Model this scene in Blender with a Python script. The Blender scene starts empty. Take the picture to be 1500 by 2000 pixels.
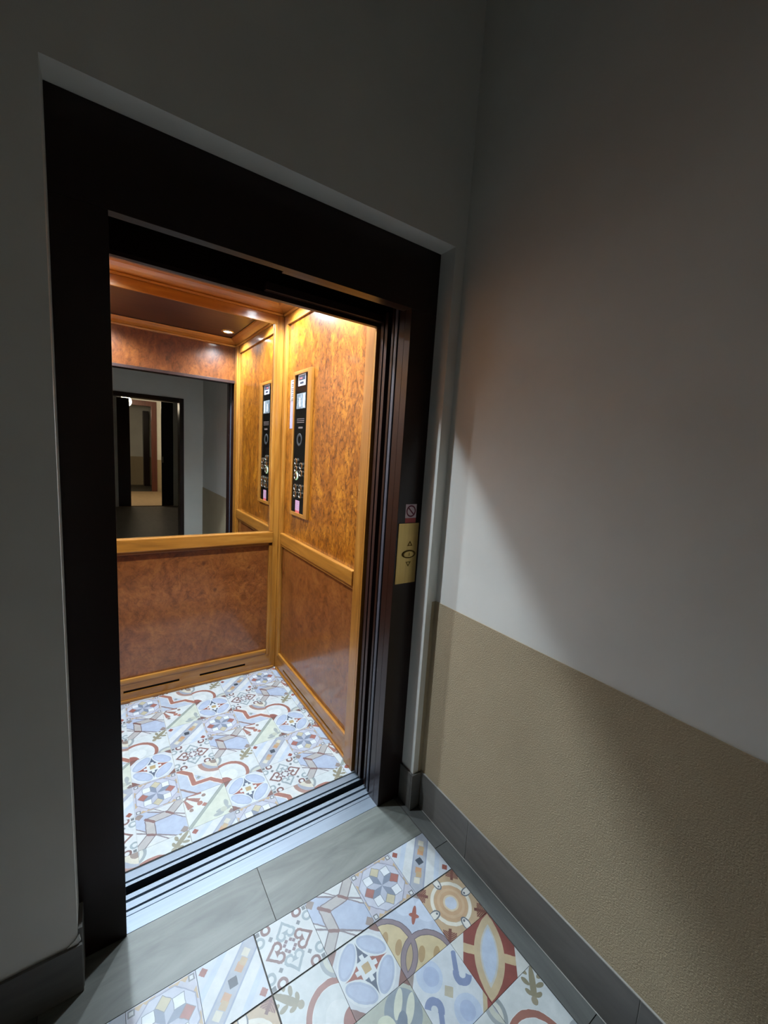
import bpy, bmesh, math, random
from mathutils import Matrix, Vector
random.seed(7)
scene = bpy.context.scene
COL = scene.collection

# ------------------------------------------------------------------ camera
cam_data = bpy.data.cameras.new('camera')
cam_data.sensor_fit = 'HORIZONTAL'
cam_data.sensor_width = 36.0
cam_data.lens = 803.70 / 1500 * 36.0
cam_data.clip_start = 0.02
cam = bpy.data.objects.new('camera', cam_data)
COL.objects.link(cam)
R = ((0.8245755, 0.5651888, 0.0252384),
     (-0.5621318, 0.8134449, 0.1493830),
     (0.0638996, -0.1373648, 0.9884573))      # columns: right, forward, up
m = Matrix(((R[0][0], R[0][2], -R[0][1], 0.0),
            (R[1][0], R[1][2], -R[1][1], 0.0),
            (R[2][0], R[2][2], -R[2][1], 1.5),
            (0, 0, 0, 1)))
cam.matrix_world = m
scene.camera = cam

# ------------------------------------------------------------------ world and exposure
world = bpy.data.worlds.new('world')
scene.world = world
world.use_nodes = True
world.node_tree.nodes['Background'].inputs[0].default_value = (0.5, 0.5, 0.5, 1)
world.node_tree.nodes['Background'].inputs[1].default_value = 0.0
vs = scene.view_settings
vs.view_transform = 'Standard'
vs.look = 'None'
vs.gamma = 1.0
vs.use_curve_mapping = False
vs.exposure = 0.22
scene.cycles.max_bounces = 16
scene.cycles.diffuse_bounces = 4
scene.cycles.glossy_bounces = 8

SPOT_POWER = 95.0                       # each of the four lamps in the car ceiling
SPOT_COLOR = (0.74, 0.88, 1.0)
SPOT_CONE = math.radians(150)
LAMP_XY = [(0.826, 1.765), (0.010, 1.765), (0.826, 2.36), (0.010, 2.36)]
CEIL_Z = 2.35

# ------------------------------------------------------------------ node helpers
def lin(h):
    h = h.lstrip('#')
    c = [int(h[i:i + 2], 16) / 255 for i in (0, 2, 4)]
    return tuple(x / 12.92 if x <= 0.04045 else ((x + 0.055) / 1.055) ** 2.4 for x in c)

class N:
    """expression on a shader node tree"""
    tree = None
    def __init__(s, v): s.v = v
    def __add__(a, b): return op('ADD', a, b)
    def __radd__(a, b): return op('ADD', b, a)
    def __sub__(a, b): return op('SUBTRACT', a, b)
    def __rsub__(a, b): return op('SUBTRACT', b, a)
    def __mul__(a, b): return op('MULTIPLY', a, b)
    def __rmul__(a, b): return op('MULTIPLY', b, a)
    def __truediv__(a, b): return op('DIVIDE', a, b)
    def __neg__(a): return op('MULTIPLY', a, -1.0)
    def __abs__(a): return op('ABSOLUTE', a)

def op(o, *args):
    n = N.tree.nodes.new('ShaderNodeMath')
    n.operation = o
    for i, a in enumerate(args):
        if isinstance(a, N):
            N.tree.links.new(a.v, n.inputs[i])
        else:
            n.inputs[i].default_value = float(a)
    return N(n.outputs[0])

def mn(*a):
    r = a[0]
    for b in a[1:]: r = op('MINIMUM', r, b)
    return r
def mx(*a):
    r = a[0]
    for b in a[1:]: r = op('MAXIMUM', r, b)
    return r
def lt(a, b): return op('LESS_THAN', a, b)
def both(a, b): return op('MULTIPLY', a, b)
def hyp(x, y): return op('SQRT', op('MULTIPLY_ADD', x, x, y * y))
def circ(x, y, cx, cy, r): return hyp(x - cx, y - cy) - r
def ell(x, y, cx, cy, rx, ry): return hyp((x - cx) * (1 / rx), (y - cy) * (1 / ry)) - 1.0
def half(x, y, nx, ny, c): return op('MULTIPLY_ADD', x, nx, op('MULTIPLY_ADD', y, ny, -c))
def dia(x, y, cx, cy, r): return abs(x - cx) + abs(y - cy) - r
def sq(x, y, cx, cy, r): return mx(abs(x - cx), abs(y - cy)) - r
def seg(x, y, a, b):
    dx, dy = b[0] - a[0], b[1] - a[1]
    L = dx * dx + dy * dy
    t = half(x, y, dx / L, dy / L, (a[0] * dx + a[1] * dy) / L)
    t = mn(mx(t, 0.0), 1.0)
    return hyp(x - a[0] - t * dx, y - a[1] - t * dy)
def lens(s, t, w, l):
    d = (l * l - w * w) / (2 * w)
    return hyp(abs(s) + d, t) - (d + w)

class Layers:
    def __init__(s, base):
        rgb = N.tree.nodes.new('ShaderNodeRGB')
        rgb.outputs[0].default_value = (*lin(soft(base)), 1)
        s.c = rgb.outputs[0]
    def put(s, mask, col):
        mixn = N.tree.nodes.new('ShaderNodeMix')
        mixn.data_type = 'RGBA'
        N.tree.links.new(mask.v, mixn.inputs[0])
        N.tree.links.new(s.c, mixn.inputs[6])
        mixn.inputs[7].default_value = (*lin(soft(col)), 1)
        s.c = mixn.outputs[2]
    def fill(s, d, col): s.put(lt(d, 0.0), col)

def new_mat(name, rough=0.5, metal=0.0, color=None, coat=0.0, spec=0.5):
    mt = bpy.data.materials.new(name)
    mt.use_nodes = True
    b = mt.node_tree.nodes['Principled BSDF']
    b.inputs['Roughness'].default_value = rough
    b.inputs['Metallic'].default_value = metal
    b.inputs['Coat Weight'].default_value = coat
    b.inputs['Coat Roughness'].default_value = 0.12
    b.inputs['Specular IOR Level'].default_value = spec
    if color: b.inputs['Base Color'].default_value = (*color, 1)
    return mt, mt.node_tree, b

def tex(nt, scale=(1, 1, 1), kind='Object'):
    tc = nt.nodes.new('ShaderNodeTexCoord')
    mp = nt.nodes.new('ShaderNodeMapping')
    mp.inputs['Scale'].default_value = scale
    nt.links.new(tc.outputs[kind], mp.inputs[0])
    return mp.outputs[0]

def noise(nt, vec, scale, detail=4, rough=0.55, dist=0.0):
    n = nt.nodes.new('ShaderNodeTexNoise')
    n.inputs['Scale'].default_value = scale
    n.inputs['Detail'].default_value = detail
    n.inputs['Roughness'].default_value = rough
    n.inputs['Distortion'].default_value = dist
    nt.links.new(vec, n.inputs['Vector'])
    return n.outputs[0]

def ramp(nt, fac, stops):
    r = nt.nodes.new('ShaderNodeValToRGB')
    e = r.color_ramp.elements
    e[0].position, e[0].color = stops[0][0], (*stops[0][1], 1)
    e[1].position, e[1].color = stops[-1][0], (*stops[-1][1], 1)
    for p, c in stops[1:-1]:
        q = e.new(p); q.color = (*c, 1)
    nt.links.new(fac, r.inputs[0])
    return r.outputs[0]

def mul(nt, a, b, fac=1.0):
    mixn = nt.nodes.new('ShaderNodeMix')
    mixn.data_type = 'RGBA'; mixn.blend_type = 'MULTIPLY'
    mixn.inputs[0].default_value = fac
    nt.links.new(a, mixn.inputs[6]); nt.links.new(b, mixn.inputs[7])
    return mixn.outputs[2]

def bump(nt, b, h, strength, dist=0.002):
    n = nt.nodes.new('ShaderNodeBump')
    n.inputs['Strength'].default_value = strength
    n.inputs['Distance'].default_value = dist
    nt.links.new(h, n.inputs['Height'])
    nt.links.new(n.outputs[0], b.inputs['Normal'])

# ------------------------------------------------------------------ materials
def plain(name, hexcol, rough=0.5, metal=0.0, coat=0.0, var=0.08, scale=8.0):
    mt, nt, b = new_mat(name, rough, metal, None, coat)
    c = lin(hexcol)
    n = noise(nt, tex(nt), scale, 3)
    nt.links.new(ramp(nt, n, [(0.3, tuple(x * (1 - var) for x in c)), (0.7, tuple(min(1, x * (1 + var)) for x in c))]), b.inputs['Base Color'])
    return mt

def make_plaster(name, hexcol, bscale, bstr, bdist):
    mt, nt, b = new_mat(name, 0.85, 0.0, None, 0.0, 0.25)
    c = lin(hexcol)
    v = tex(nt)
    n = noise(nt, v, 3.0, 4)
    nt.links.new(ramp(nt, n, [(0.3, tuple(x * 0.94 for x in c)), (0.7, tuple(x * 1.04 for x in c))]), b.inputs['Base Color'])
    bump(nt, b, noise(nt, v, bscale, 5, 0.6), bstr, bdist)
    return mt

def make_wood(name, axis, dark, mid, light, coat=0.6, rough=0.35):
    mt, nt, b = new_mat(name, rough, 0.0, None, coat)
    sc = [26.0, 26.0, 26.0]
    sc['xyz'.index(axis)] = 2.2
    n = noise(nt, tex(nt, sc), 1.0, 5, 0.6, 0.6)
    col = ramp(nt, n, [(0.28, lin(dark)), (0.5, lin(mid)), (0.74, lin(light))])
    nt.links.new(col, b.inputs['Base Color'])
    return mt

def make_burl(name, dark, mid, light, stretch=0.55, fleck=0.85, curl=0.75):
    mt, nt, b = new_mat(name, 0.30, 0.0, None, 0.7)
    v = tex(nt, (1, 1, stretch))
    big = noise(nt, v, 4.2, 4, 0.55, 1.2)
    fig = noise(nt, v, 12.0, 6, 0.6, 2.2)
    add = nt.nodes.new('ShaderNodeMath'); add.operation = 'MULTIPLY_ADD'
    nt.links.new(big, add.inputs[0]); add.inputs[1].default_value = 0.45
    m2 = nt.nodes.new('ShaderNodeMath'); m2.operation = 'MULTIPLY'
    nt.links.new(fig, m2.inputs[0]); m2.inputs[1].default_value = 0.55
    nt.links.new(m2.outputs[0], add.inputs[2])
    col = ramp(nt, add.outputs[0], [(0.34, lin(dark)), (0.50, lin(mid)), (0.66, lin(light))])
    # dark curls and small knots of the burl figure
    fl = noise(nt, v, 24.0, 5, 0.6, 3.0)
    flc = ramp(nt, fl, [(0.38, (0.40, 0.31, 0.24)), (0.50, (1, 1, 1))])
    col = mul(nt, col, flc, fleck)
    cu = noise(nt, v, 9.0, 3, 0.5, 3.0)
    sb = nt.nodes.new('ShaderNodeMath'); sb.operation = 'SUBTRACT'; sb.inputs[1].default_value = 0.5
    nt.links.new(cu, sb.inputs[0])
    ab = nt.nodes.new('ShaderNodeMath'); ab.operation = 'ABSOLUTE'
    nt.links.new(sb.outputs[0], ab.inputs[0])
    col = mul(nt, col, ramp(nt, ab.outputs[0], [(0.0, (0.50, 0.40, 0.30)), (0.045, (1, 1, 1))]), curl)
    vo = nt.nodes.new('ShaderNodeTexVoronoi'); vo.inputs['Scale'].default_value = 9.0
    nt.links.new(v, vo.inputs['Vector'])
    kn = ramp(nt, vo.outputs['Distance'], [(0.05, (0.30, 0.20, 0.14)), (0.14, (1, 1, 1))])
    col = mul(nt, col, kn, 0.8)
    nt.links.new(col, b.inputs['Base Color'])
    return mt

def make_plank(name, axis, a, c):
    mt, nt, b = new_mat(name, 0.45, 0.0, None, 0.0)
    sc = [13.0, 13.0, 13.0]
    sc['xyz'.index(axis)] = 2.6
    v = tex(nt, sc)
    n = noise(nt, v, 1.0, 6, 0.62, 0.8)
    col = ramp(nt, n, [(0.28, lin(a)), (0.72, lin(c))])
    knots = ramp(nt, noise(nt, tex(nt, tuple(s * 0.9 for s in sc)), 0.8, 2, 0.5, 1.5), [(0.24, (0.55, 0.55, 0.53)), (0.36, (1, 1, 1))])
    nt.links.new(mul(nt, col, knots, 0.8), b.inputs['Base Color'])
    bump(nt, b, n, 0.15, 0.001)
    return mt

def make_metal(name, hexcol, rough, axis=None, bstr=0.05):
    mt, nt, b = new_mat(name, rough, 1.0, None)
    sc = [160.0, 160.0, 160.0]
    if axis: sc['xyz'.index(axis)] = 3.0
    n = noise(nt, tex(nt, sc), 1.0, 3)
    c = lin(hexcol)
    nt.links.new(ramp(nt, n, [(0.25, tuple(x * 0.82 for x in c)), (0.75, c)]), b.inputs['Base Color'])
    bump(nt, b, n, bstr, 0.0005)
    return mt

def make_emit(name, color, strength):
    mt = bpy.data.materials.new(name); mt.use_nodes = True
    b = mt.node_tree.nodes['Principled BSDF']
    b.inputs['Base Color'].default_value = (0.8, 0.8, 0.8, 1)
    b.inputs['Emission Color'].default_value = (*color, 1)
    b.inputs['Emission Strength'].default_value = strength
    return mt

MAT = {}
MAT['plaster'] = make_plaster('white_plaster', '#e3e2da', 55, 0.10, 0.002)
MAT['stucco'] = make_plaster('beige_stucco', '#b9a88a', 230, 1.0, 0.004)
MAT['frame'] = plain('brown_black_enamel', '#1c0b08', 0.30, 0.0, 0.0, 0.12, 30)
MAT['frame'].node_tree.nodes['Principled BSDF'].inputs['Specular IOR Level'].default_value = 0.38
nt = MAT['frame'].node_tree
bump(nt, nt.nodes['Principled BSDF'], noise(nt, tex(nt), 420, 2), 0.16, 0.0008)
MAT['doorpanel'] = plain('dark_door_enamel', '#2c1a17', 0.35, 0.0, 0.0, 0.1, 20)
MAT['slate_edge'] = plain('slate_door_edge', '#3b3c44', 0.4, 0.0, 0.0, 0.1, 20)
MAT['shaft'] = plain('shaft_black', '#0b0b0b', 0.9)
MAT['honey_x'] = make_wood('honey_wood_x', 'x', '#764812', '#925d1d', '#a8742e')
MAT['honey_y'] = make_wood('honey_wood_y', 'y', '#764812', '#925d1d', '#a8742e')
MAT['honey_z'] = make_wood('honey_wood_z', 'z', '#764812', '#925d1d', '#a8742e')
MAT['honey_shaded_x'] = make_wood('honey_wood_shaded_x', 'x', '#54300c', '#684015', '#7a4f1e')  # honey wood darkened for the ceiling border, shade painted into the colour
MAT['burl'] = make_burl('burl_veneer', '#643406', '#8e520e', '#b4741c')
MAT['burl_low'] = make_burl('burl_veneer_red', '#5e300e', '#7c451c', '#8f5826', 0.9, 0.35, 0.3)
MAT['burl_shaded'] = make_burl('burl_veneer_shaded', '#4a230a', '#653513', '#7c481e', 0.55, 0.5, 0.5)  # burl toned down for the door header, imitating the weak light there
MAT['ceil_wood'] = make_wood('lacquered_ceiling_wood', 'x', '#2b1007', '#35150a', '#3f1c0d', 0.15, 0.5)
MAT['alu'] = make_metal('brushed_aluminium', '#87909a', 0.46, 'x', 0.12)
MAT['brass'] = make_metal('brushed_brass', '#cdb070', 0.42, 'z')
MAT['brass_dark'] = make_metal('engraved_brass', '#5f4c20', 0.5)
MAT['steel'] = make_metal('polished_button_steel', '#d8d2c2', 0.2)
MAT['mirror'], _, _b = new_mat('silvered_mirror', 0.0, 1.0, (0.86, 0.88, 0.87))
MAT['black_glass'] = plain('black_glass', '#0a0806', 0.08)
MAT['black'] = plain('black_slot', '#050403', 0.8)
MAT['plank_x'] = make_plank('grey_wood_tile_x', 'x', '#4a4d48', '#74766f')
MAT['plank_y'] = make_plank('grey_wood_tile_y', 'y', '#444543', '#62635f')
MAT['base_y'] = make_plank('grey_skirting_tile_y', 'y', '#55534f', '#716e68')
MAT['base_x'] = make_plank('grey_skirting_tile_x', 'x', '#55534f', '#716e68')
MAT['grout'] = plain('grey_grout', '#4b4743', 0.9)
MAT['grout_light'] = plain('pale_grout', '#a09d96', 0.9)
MAT['paper'] = plain('paper', '#a9a4a8', 0.7)
MAT['paper_lav'] = plain('lavender_paper', '#8d849a', 0.7)
MAT['paper_pink'] = plain('pink_label', '#b07f98', 0.6)
MAT['red'] = plain('red_label', '#b04a48', 0.6)
MAT['sign_white'] = plain('sign_white', '#d2bcc2', 0.6)
MAT['sign_red'] = plain('sign_dark_red', '#6e2438', 0.6)
MAT['ink'] = plain('ink', '#4a3c36', 0.7)
MAT['navy'] = plain('navy_label', '#1e2636', 0.5)
MAT['screen'] = plain('grey_screen', '#6a7277', 0.25, 0, 0, 0.5, 60)
MAT['white_glass'] = make_emit('lamp_glass', (0.93, 0.97, 1.0), 25.0)
MAT['green_lit'] = make_emit('lit_green_ring', (0.45, 0.9, 0.45), 0.6)
MAT['warm_glass'] = make_emit('warm_lamp_glass', (1.0, 0.80, 0.55), 0.35)
MAT['red_wood'] = make_wood('red_brown_wood', 'z', '#4a2218', '#5e2c20', '#6e382a', 0.3)
MAT['dark_floor'] = make_plank('dark_floor_tile', 'y', '#46423e', '#5c5752')
MAT['far_floor'] = plain('beige_floor_stone', '#b59a78', 0.5, 0, 0, 0.15, 14)

# ---- patterned tile prints
CELL = 0.170
W = '#d3d6d4'; BL = '#a9b8d0'; SL = '#3c4a5c'; BR = '#7a4a42'; RU = '#9a4330'; TA = '#c0a070'
GR = '#8d979e'; LV = '#b9bccb'; CR = '#d6cdb4'; OR = '#c98f5e'; OL = '#8b8468'; MV = '#7c6a74'

def soft(h, k=0.06, d=0.18):
    c = [int(h[i:i + 2], 16) for i in (1, 3, 5)]
    g = sum(c) / 3
    c = [x + (g - x) * d for x in c]
    c = [(x + (222 - x) * k) * 0.84 for x in c]
    return '#%02x%02x%02x' % tuple(int(max(0, min(255, x))) for x in c)

def print_mat(name, draw, base):
    mt, nt, b = new_mat('tile_print_' + name, 0.42, 0.0, None, 0.0)
    N.tree = nt
    tc = nt.nodes.new('ShaderNodeTexCoord')
    # slight waver of hand-made print
    nz = nt.nodes.new('ShaderNodeTexNoise'); nz.inputs['Scale'].default_value = 45.0
    nt.links.new(tc.outputs['Object'], nz.inputs['Vector'])
    sp = nt.nodes.new('ShaderNodeSeparateXYZ')
    nt.links.new(tc.outputs['Object'], sp.inputs[0])
    wob = (N(nz.outputs[0]) - 0.5) * 0.05
    x = op('MULTIPLY_ADD', N(sp.outputs[0]), 2 / CELL, wob)
    y = op('MULTIPLY_ADD', N(sp.outputs[1]), 2 / CELL, wob)
    L = Layers(base)
    draw(L, x, y)
    n1 = noise(nt, tc.outputs['Object'], 26.0, 5, 0.6)
    wear = ramp(nt, n1, [(0.30, (0.80, 0.81, 0.82)), (0.66, (1.0, 1.0, 1.0))])
    nt.links.new(mul(nt, L.c, wear, 0.9), b.inputs['Base Color'])
    return mt

def fold4(x, y):
    ax, ay = abs(x), abs(y)
    return mx(ax, ay), mn(ax, ay), ax, ay

def d_hearts(L, x, y):
    a, b, ax, ay = fold4(x, y)
    horiz = lt(ay, ax)
    d = mn(circ(a, b, 0.42, 0.17, 0.19), mx(half(a, b, 0.64, 0.768, 0.575), 0.42 - a))
    stroke = lt(abs(d + 0.05), 0.045)
    L.put(stroke, '#8fa0a2'); L.put(both(stroke, horiz), BR)
    L.fill(mx(b - 0.03, half(a, b, 1, 0, 0.37)), W)
    L.fill(dia(a, b, 0.17, 0.085, 0.075), '#71565a')
    u, v = 1.0 - ax, 1.0 - ay
    r1 = lt(abs(circ(u, v, 0.40, 0.10, 0.14)), 0.045)
    r2 = lt(abs(circ(u, v, 0.10, 0.40, 0.14)), 0.045)
    L.put(r1, BR); L.put(r2, '#8fa0a2')
    L.fill(sq(u, v, 0.10, 0.10, 0.07), '#5e6468')
    L.fill(dia(ax, ay, 0.53, 0.53, 0.09), '#6d7478')

def d_zigzag(L, x, y):
    s = x + y
    q = half(x, y, 0.54, 0.84, 0.0)
    L.fill(mn(0.80 - abs(s), 0.57 - abs(q)), W)
    L.fill(mn(abs(abs(s) - 0.80), abs(abs(q) - 0.57)) - 0.035, '#7d6f74')
    pts = [(1.1, 1.15), (0.40, 0.44), (-0.45, 0.42), (-0.45, -0.42), (-1.1, -1.12)]
    d = mn(*[seg(x, y, pts[i], pts[i + 1]) for i in range(4)])
    L.fill(d - 0.205, '#6b5c60')
    L.fill(d - 0.165, '#b3ada6')
    for (p, e) in (((0.40, 0.44), (0.12, -0.12)), ((-0.45, 0.42), (0.16, -0.16)), ((-0.45, -0.42), (0.14, -0.08))):
        L.fill(seg(x, y, (p[0] - e[0], p[1] - e[1]), (p[0] + e[0], p[1] + e[1])) - 0.06, '#7d504a')
    L.fill(mn(dia(x, y, 0.86, -0.86, 0.20), dia(x, y, -0.86, 0.86, 0.20)), '#8f7a70')

def d_rosette(L, x, y):
    a, b, ax, ay = fold4(x, y)
    octd = mx(a, (ax + ay) * 0.7071)
    L.fill(mn(dia(a, b, 0.97, 0.36, 0.20), dia(ax, ay, 0.66, 0.97, 0.16)), TA)
    L.fill(octd - 0.92, '#8a8ea0'); L.fill(octd - 0.885, '#bfc3d2')
    r = hyp(x, y)
    th = op('ARCTAN2', y, x)
    k = op('DIVIDE', th, math.pi / 4)
    i0 = op('FLOOR', k)
    t = (k - i0 - 0.5) * (math.pi / 4)
    p, q = r * op('COSINE', t), abs(r * op('SINE', t))
    Ls, tn = 0.355, math.tan(math.pi / 8)
    rh = q - (2 * Ls * math.cos(math.pi / 8) - p) * tn
    par = op('FLOORED_MODULO', i0, 2.0)
    L.fill(rh, '#79859a'); L.put(both(lt(rh, 0.0), lt(0.5, par)), '#aeb5c6')
    k2 = op('FLOOR', k + 0.5)
    t2 = (k - k2) * (math.pi / 4)
    p2, q2 = r * op('COSINE', t2), abs(r * op('SINE', t2))
    sqd = abs(p2 - Ls * 1.707) + q2 - Ls * 0.707
    L.fill(sqd, '#6f7880')
    inn = lt(sqd, -0.028)
    L.put(inn, '#dfe3e6')
    axis = lt(op('FLOORED_MODULO', k2, 2.0), 0.5)
    L.put(both(inn, axis), '#c8ba92')
    L.put(both(both(inn, axis), lt(ay, ax)), '#a85a4c')
    L.fill(sq(ax, ay, 0.86, 0.86, 0.10), '#6e7176'); L.fill(sq(ax, ay, 0.86, 0.86, 0.055), W)
    L.fill(0.965 - a, LV)

def d_stripe(L, x, y):
    s, t = (x - y) * 0.7071, (x + y) * 0.7071
    S = abs(s)
    L.fill(S - 0.86, '#bcc9dc'); L.fill(S - 0.66, W); L.fill(S - 0.30, '#8c98b0'); L.fill(S - 0.245, '#a3a9b4')
    T = abs(t)
    L.fill(sq(s, T, 0.0, 0.42, 0.13), OR); L.fill(sq(s, T, 0.03, 0.60, 0.12), TA); L.fill(sq(s, T, -0.02, 0.86, 0.12), CR)
    L.fill(sq(x, y, 0.0, 0.0, 0.135), '#2f3a48')
    f1 = mn(mn(dia(x, y, 0.78, -0.78, 0.15), dia(x, y, -0.78, 0.78, 0.15)), mn(sq(x, y, 0.78, -0.78, 0.085), sq(x, y, -0.78, 0.78, 0.085)))
    L.fill(f1, RU)

def d_petals(L, x, y):
    a, b, ax, ay = fold4(x, y)
    L.fill(0.26 - (2.0 - ax - ay), '#c7cbd0')
    L.fill((2.0 - ax - ay) - 0.36, '#7d4f44')
    L.fill(hyp(x, y) - 1.04, '#d5dadb')
    D, T = (ax + ay) * 0.7071, (ax - ay) * 0.7071
    L.fill(ell(D, T, 0.70, 0.0, 0.27, 0.56), '#a3b3cb')
    L.fill(ell(D, T, 0.70, 0.0, 0.20, 0.48), '#aebcd6')
    w_ = 0.90 - a
    dart = mx(mx(b - 0.58 * w_ * w_, mx(0.27 - a, a - 0.90)), mn(0.42 - a, 0.075 - b) * 1.0)
    dm = lt(dart, 0.0)
    L.put(dm, '#44546a'); L.put(both(dm, lt(ay, ax)), '#a04a33')
    L.fill(sq(x, y, 0, 0, 0.135), '#bb9a5e')

def d_rings(L, x, y):
    L.fill(circ(x, y, 0.95, 0.35, 0.42), '#c3d0e2'); L.fill(circ(x, y, 0.35, 0.95, 0.42), '#c3d0e2')
    L.fill(ell((x + y) * 0.7071, (x - y) * 0.7071, 0.62, 0.0, 0.34, 0.085), '#a5503c')
    L.fill(ell((x + y) * 0.7071, (x - y) * 0.7071, 0.60, 0.0, 0.09, 0.20), '#a5503c')
    c1, c2 = circ(x, y, -1.08, -0.02, 0.96), circ(x, y, -0.02, -1.08, 0.96)
    L.fill(mn(c1, c2), '#cdb883')
    for (cx, cy) in ((-1.0, 0.35), (0.35, -1.0), (-0.7, -0.1), (-0.1, -0.7)):
        L.fill(ell((x + y) * 0.7071, (x - y) * 0.7071, (cx + cy) * 0.7071, (cx - cy) * 0.7071, 0.26, 0.12), '#b08c52')
    L.fill(mx(c1, c2), '#b0976a')
    L.fill(mn(abs(c1), abs(c2)) - 0.10, '#5d5058'); L.fill(mn(abs(c1), abs(c2)) - 0.075, '#85727a')
    L.fill(dia(x, y, 1.0, 1.0, 0.22), '#8a7d78')

def d_target(L, x, y):
    a, b, ax, ay = fold4(x, y)
    r = hyp(x, y)
    L.fill(abs(r - 0.76) - 0.065, '#e3dcc8')
    L.fill(r - 0.66, '#c79b6c'); L.fill(abs(r - 0.50) - 0.05, '#cfa87b')
    L.fill(r - 0.31, '#d5c19c'); L.fill(r - 0.24, '#b9c4d6')
    L.fill(ell(a, b, 0.86, 0.0, 0.26, 0.155), '#5c6670'); L.fill(ell(a, b, 0.90, 0.0, 0.24, 0.115), '#e0dccf')
    L.fill(circ(a, b, 0.74, 0.0, 0.045), '#5c6670')
    D, T = (ax + ay) * 0.7071, abs(ax - ay) * 0.7071
    L.fill(mx(T - 0.055, 0.92 - D), '#6e3428')
    fr = mx(abs(op('PINGPONG', D + T * 0.8, 0.075) - 0.0375) - 0.03, mx(T - 0.26, 1.02 - D))
    L.fill(fr, '#7a3b2c')

def d_lens(L, x, y):
    s, t = (x - y) * 0.7071, (x + y) * 0.7071
    S = abs(s)
    L.fill(S - 0.93, '#8f3c30')
    L.fill(mx(abs(t) - 0.14, S - 0.93), '#cdb07f')
    L.fill(lens(s, t, 0.54, 1.36), '#c9b184')
    L.fill(lens(s, t, 0.32, 0.98), '#c0c2ba'); L.fill(lens(s, t, 0.26, 0.86), '#b4c4dc')

def d_swirl(L, x, y):
    L.fill(circ(x, y, -0.30, 0.66, 0.46), '#b6c7e0'); L.fill(circ(x, y, 0.20, -0.70, 0.46), '#b6c7e0')
    L.fill(circ(x, y, -0.25, 0.62, 0.28), '#a5b8da'); L.fill(circ(x, y, 0.20, -0.68, 0.26), '#a5b8da')
    for sg in (1, -1):
        X, Y = (x * sg, y * sg)
        h1 = mx(abs(circ(X, Y, 0.72, 0.10, 0.22)) - 0.105, half(X, Y, 0.7, 0.7, 0.62))
        L.fill(h1, '#7486b2')
        L.fill(seg(X, Y, (0.50, 0.12), (0.88, 0.72)) - 0.085, '#7486b2')
    L.fill(dia(x, y, 0, 0, 0.20), '#b9b193')
    L.fill(dia(x, y, 1, -1, 0.42), '#c4b184'); L.fill(dia(x, y, -1, 1, 0.30), '#8f7f74'); L.fill(dia(x, y, 1, -1, 0.22), '#9b3f38')

def d_olive(L, x, y):
    s, t = (x - y) * 0.7071, (x + y) * 0.7071
    S = abs(s)
    L.fill(circ(S, t, 0.0, 0.55, 0.62), '#7f8e9a')
    L.fill(ell(S, t, 0.20, 0.72, 0.13, 0.40), '#d3d6bd')
    L.fill(ell(S, t, 0.0, 0.30, 0.16, 0.30), '#67788c')
    L.fill(ell(S, t, 0.46, 0.12, 0.30, 0.24), '#cfd3b6'); L.fill(ell(S, t, 0.18, -0.30, 0.12, 0.30), '#cfd3b6')
    L.fill(ell(S, t, 0.0, -0.75, 0.20, 0.32), '#6f8092')
    L.fill(ell(S, t, 0.75, -0.35, 0.20, 0.30), '#8a99a2')
    L.fill(dia(x, y, 1, 1, 0.18), '#7d4f44')

def leafarc(rot):
    def d(L, x, y):
        if rot: x, y = -y, x           # quarter turn
        D = hyp(x - 0.6, y + 0.6)
        L.fill(abs(D - 0.93) - 0.115, '#dfe2de'); L.fill(abs(D - 0.93) - 0.095, '#a3604f')
        L.fill(D - 0.42, '#dadfdc'); L.fill(circ(x, y, 1.05, -1.0, 0.44), '#9c5546')
        g = circ(x, y, 1.25, 0.85, 0.60)
        L.fill(g, '#9aa3a4'); L.fill(g + 0.13, '#c3c4b4'); L.fill(g + 0.30, '#b0b6ba')
        g2 = circ(x, y, -0.85, -1.25, 0.55)
        L.fill(g2, '#8f9a9c'); L.fill(g2 + 0.13, '#d0cfc2'); L.fill(g2 + 0.26, '#a8b0b4')
        s, t = (x + y) * 0.7071, (y - x) * 0.7071
        S = abs(s)
        L.fill(ell(S, t, 0.0, 0.88, 0.11, 0.52), '#8d8464')
        for (c, h, r) in ((0.16, 0.62, 0.13), (0.24, 0.90, 0.15), (0.30, 1.18, 0.16)):
            L.fill(ell(S + (t - h) * 0.5, t - S * 0.6, c, h - c * 0.6, r * 1.15, 0.085), '#8d8464')
        L.fill(circ(S, t, 0.0, 0.42, 0.11), '#9a9070')
    return d

def d_star(L, x, y):
    L.fill(half(x, y, 0.7071, 0.7071, 0.10), '#b3bfd2')
    D = hyp(x - 0.95, y - 0.95)
    L.fill(D - 1.02, '#d9d8cf')
    L.fill(D - 0.88, '#a77a6a'); L.fill(D - 0.66, '#9aa2b0'); L.fill(ell((x + y) * 0.7071, (x - y) * 0.7071, 1.1, 0.0, 0.22, 0.5), CR)
    L.fill(D - 0.26, '#8f7a6c')
    pts = [(-1.05, 1.12), (-0.38, 0.50), (-0.33, -0.30), (0.46, -0.34), (1.1, -1.0)]
    d = mn(*[seg(x, y, pts[i], pts[i + 1]) for i in range(4)])
    L.fill(d - 0.16, '#e2dccd'); L.fill(d - 0.115, '#a8604e')
    L.fill(abs(half(x, y, 0.7071, 0.7071, -0.95)) - 0.05, '#8d6a62')
    L.fill(dia(x, y, -0.05, 0.05, 0.12), '#8b958e')

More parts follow.
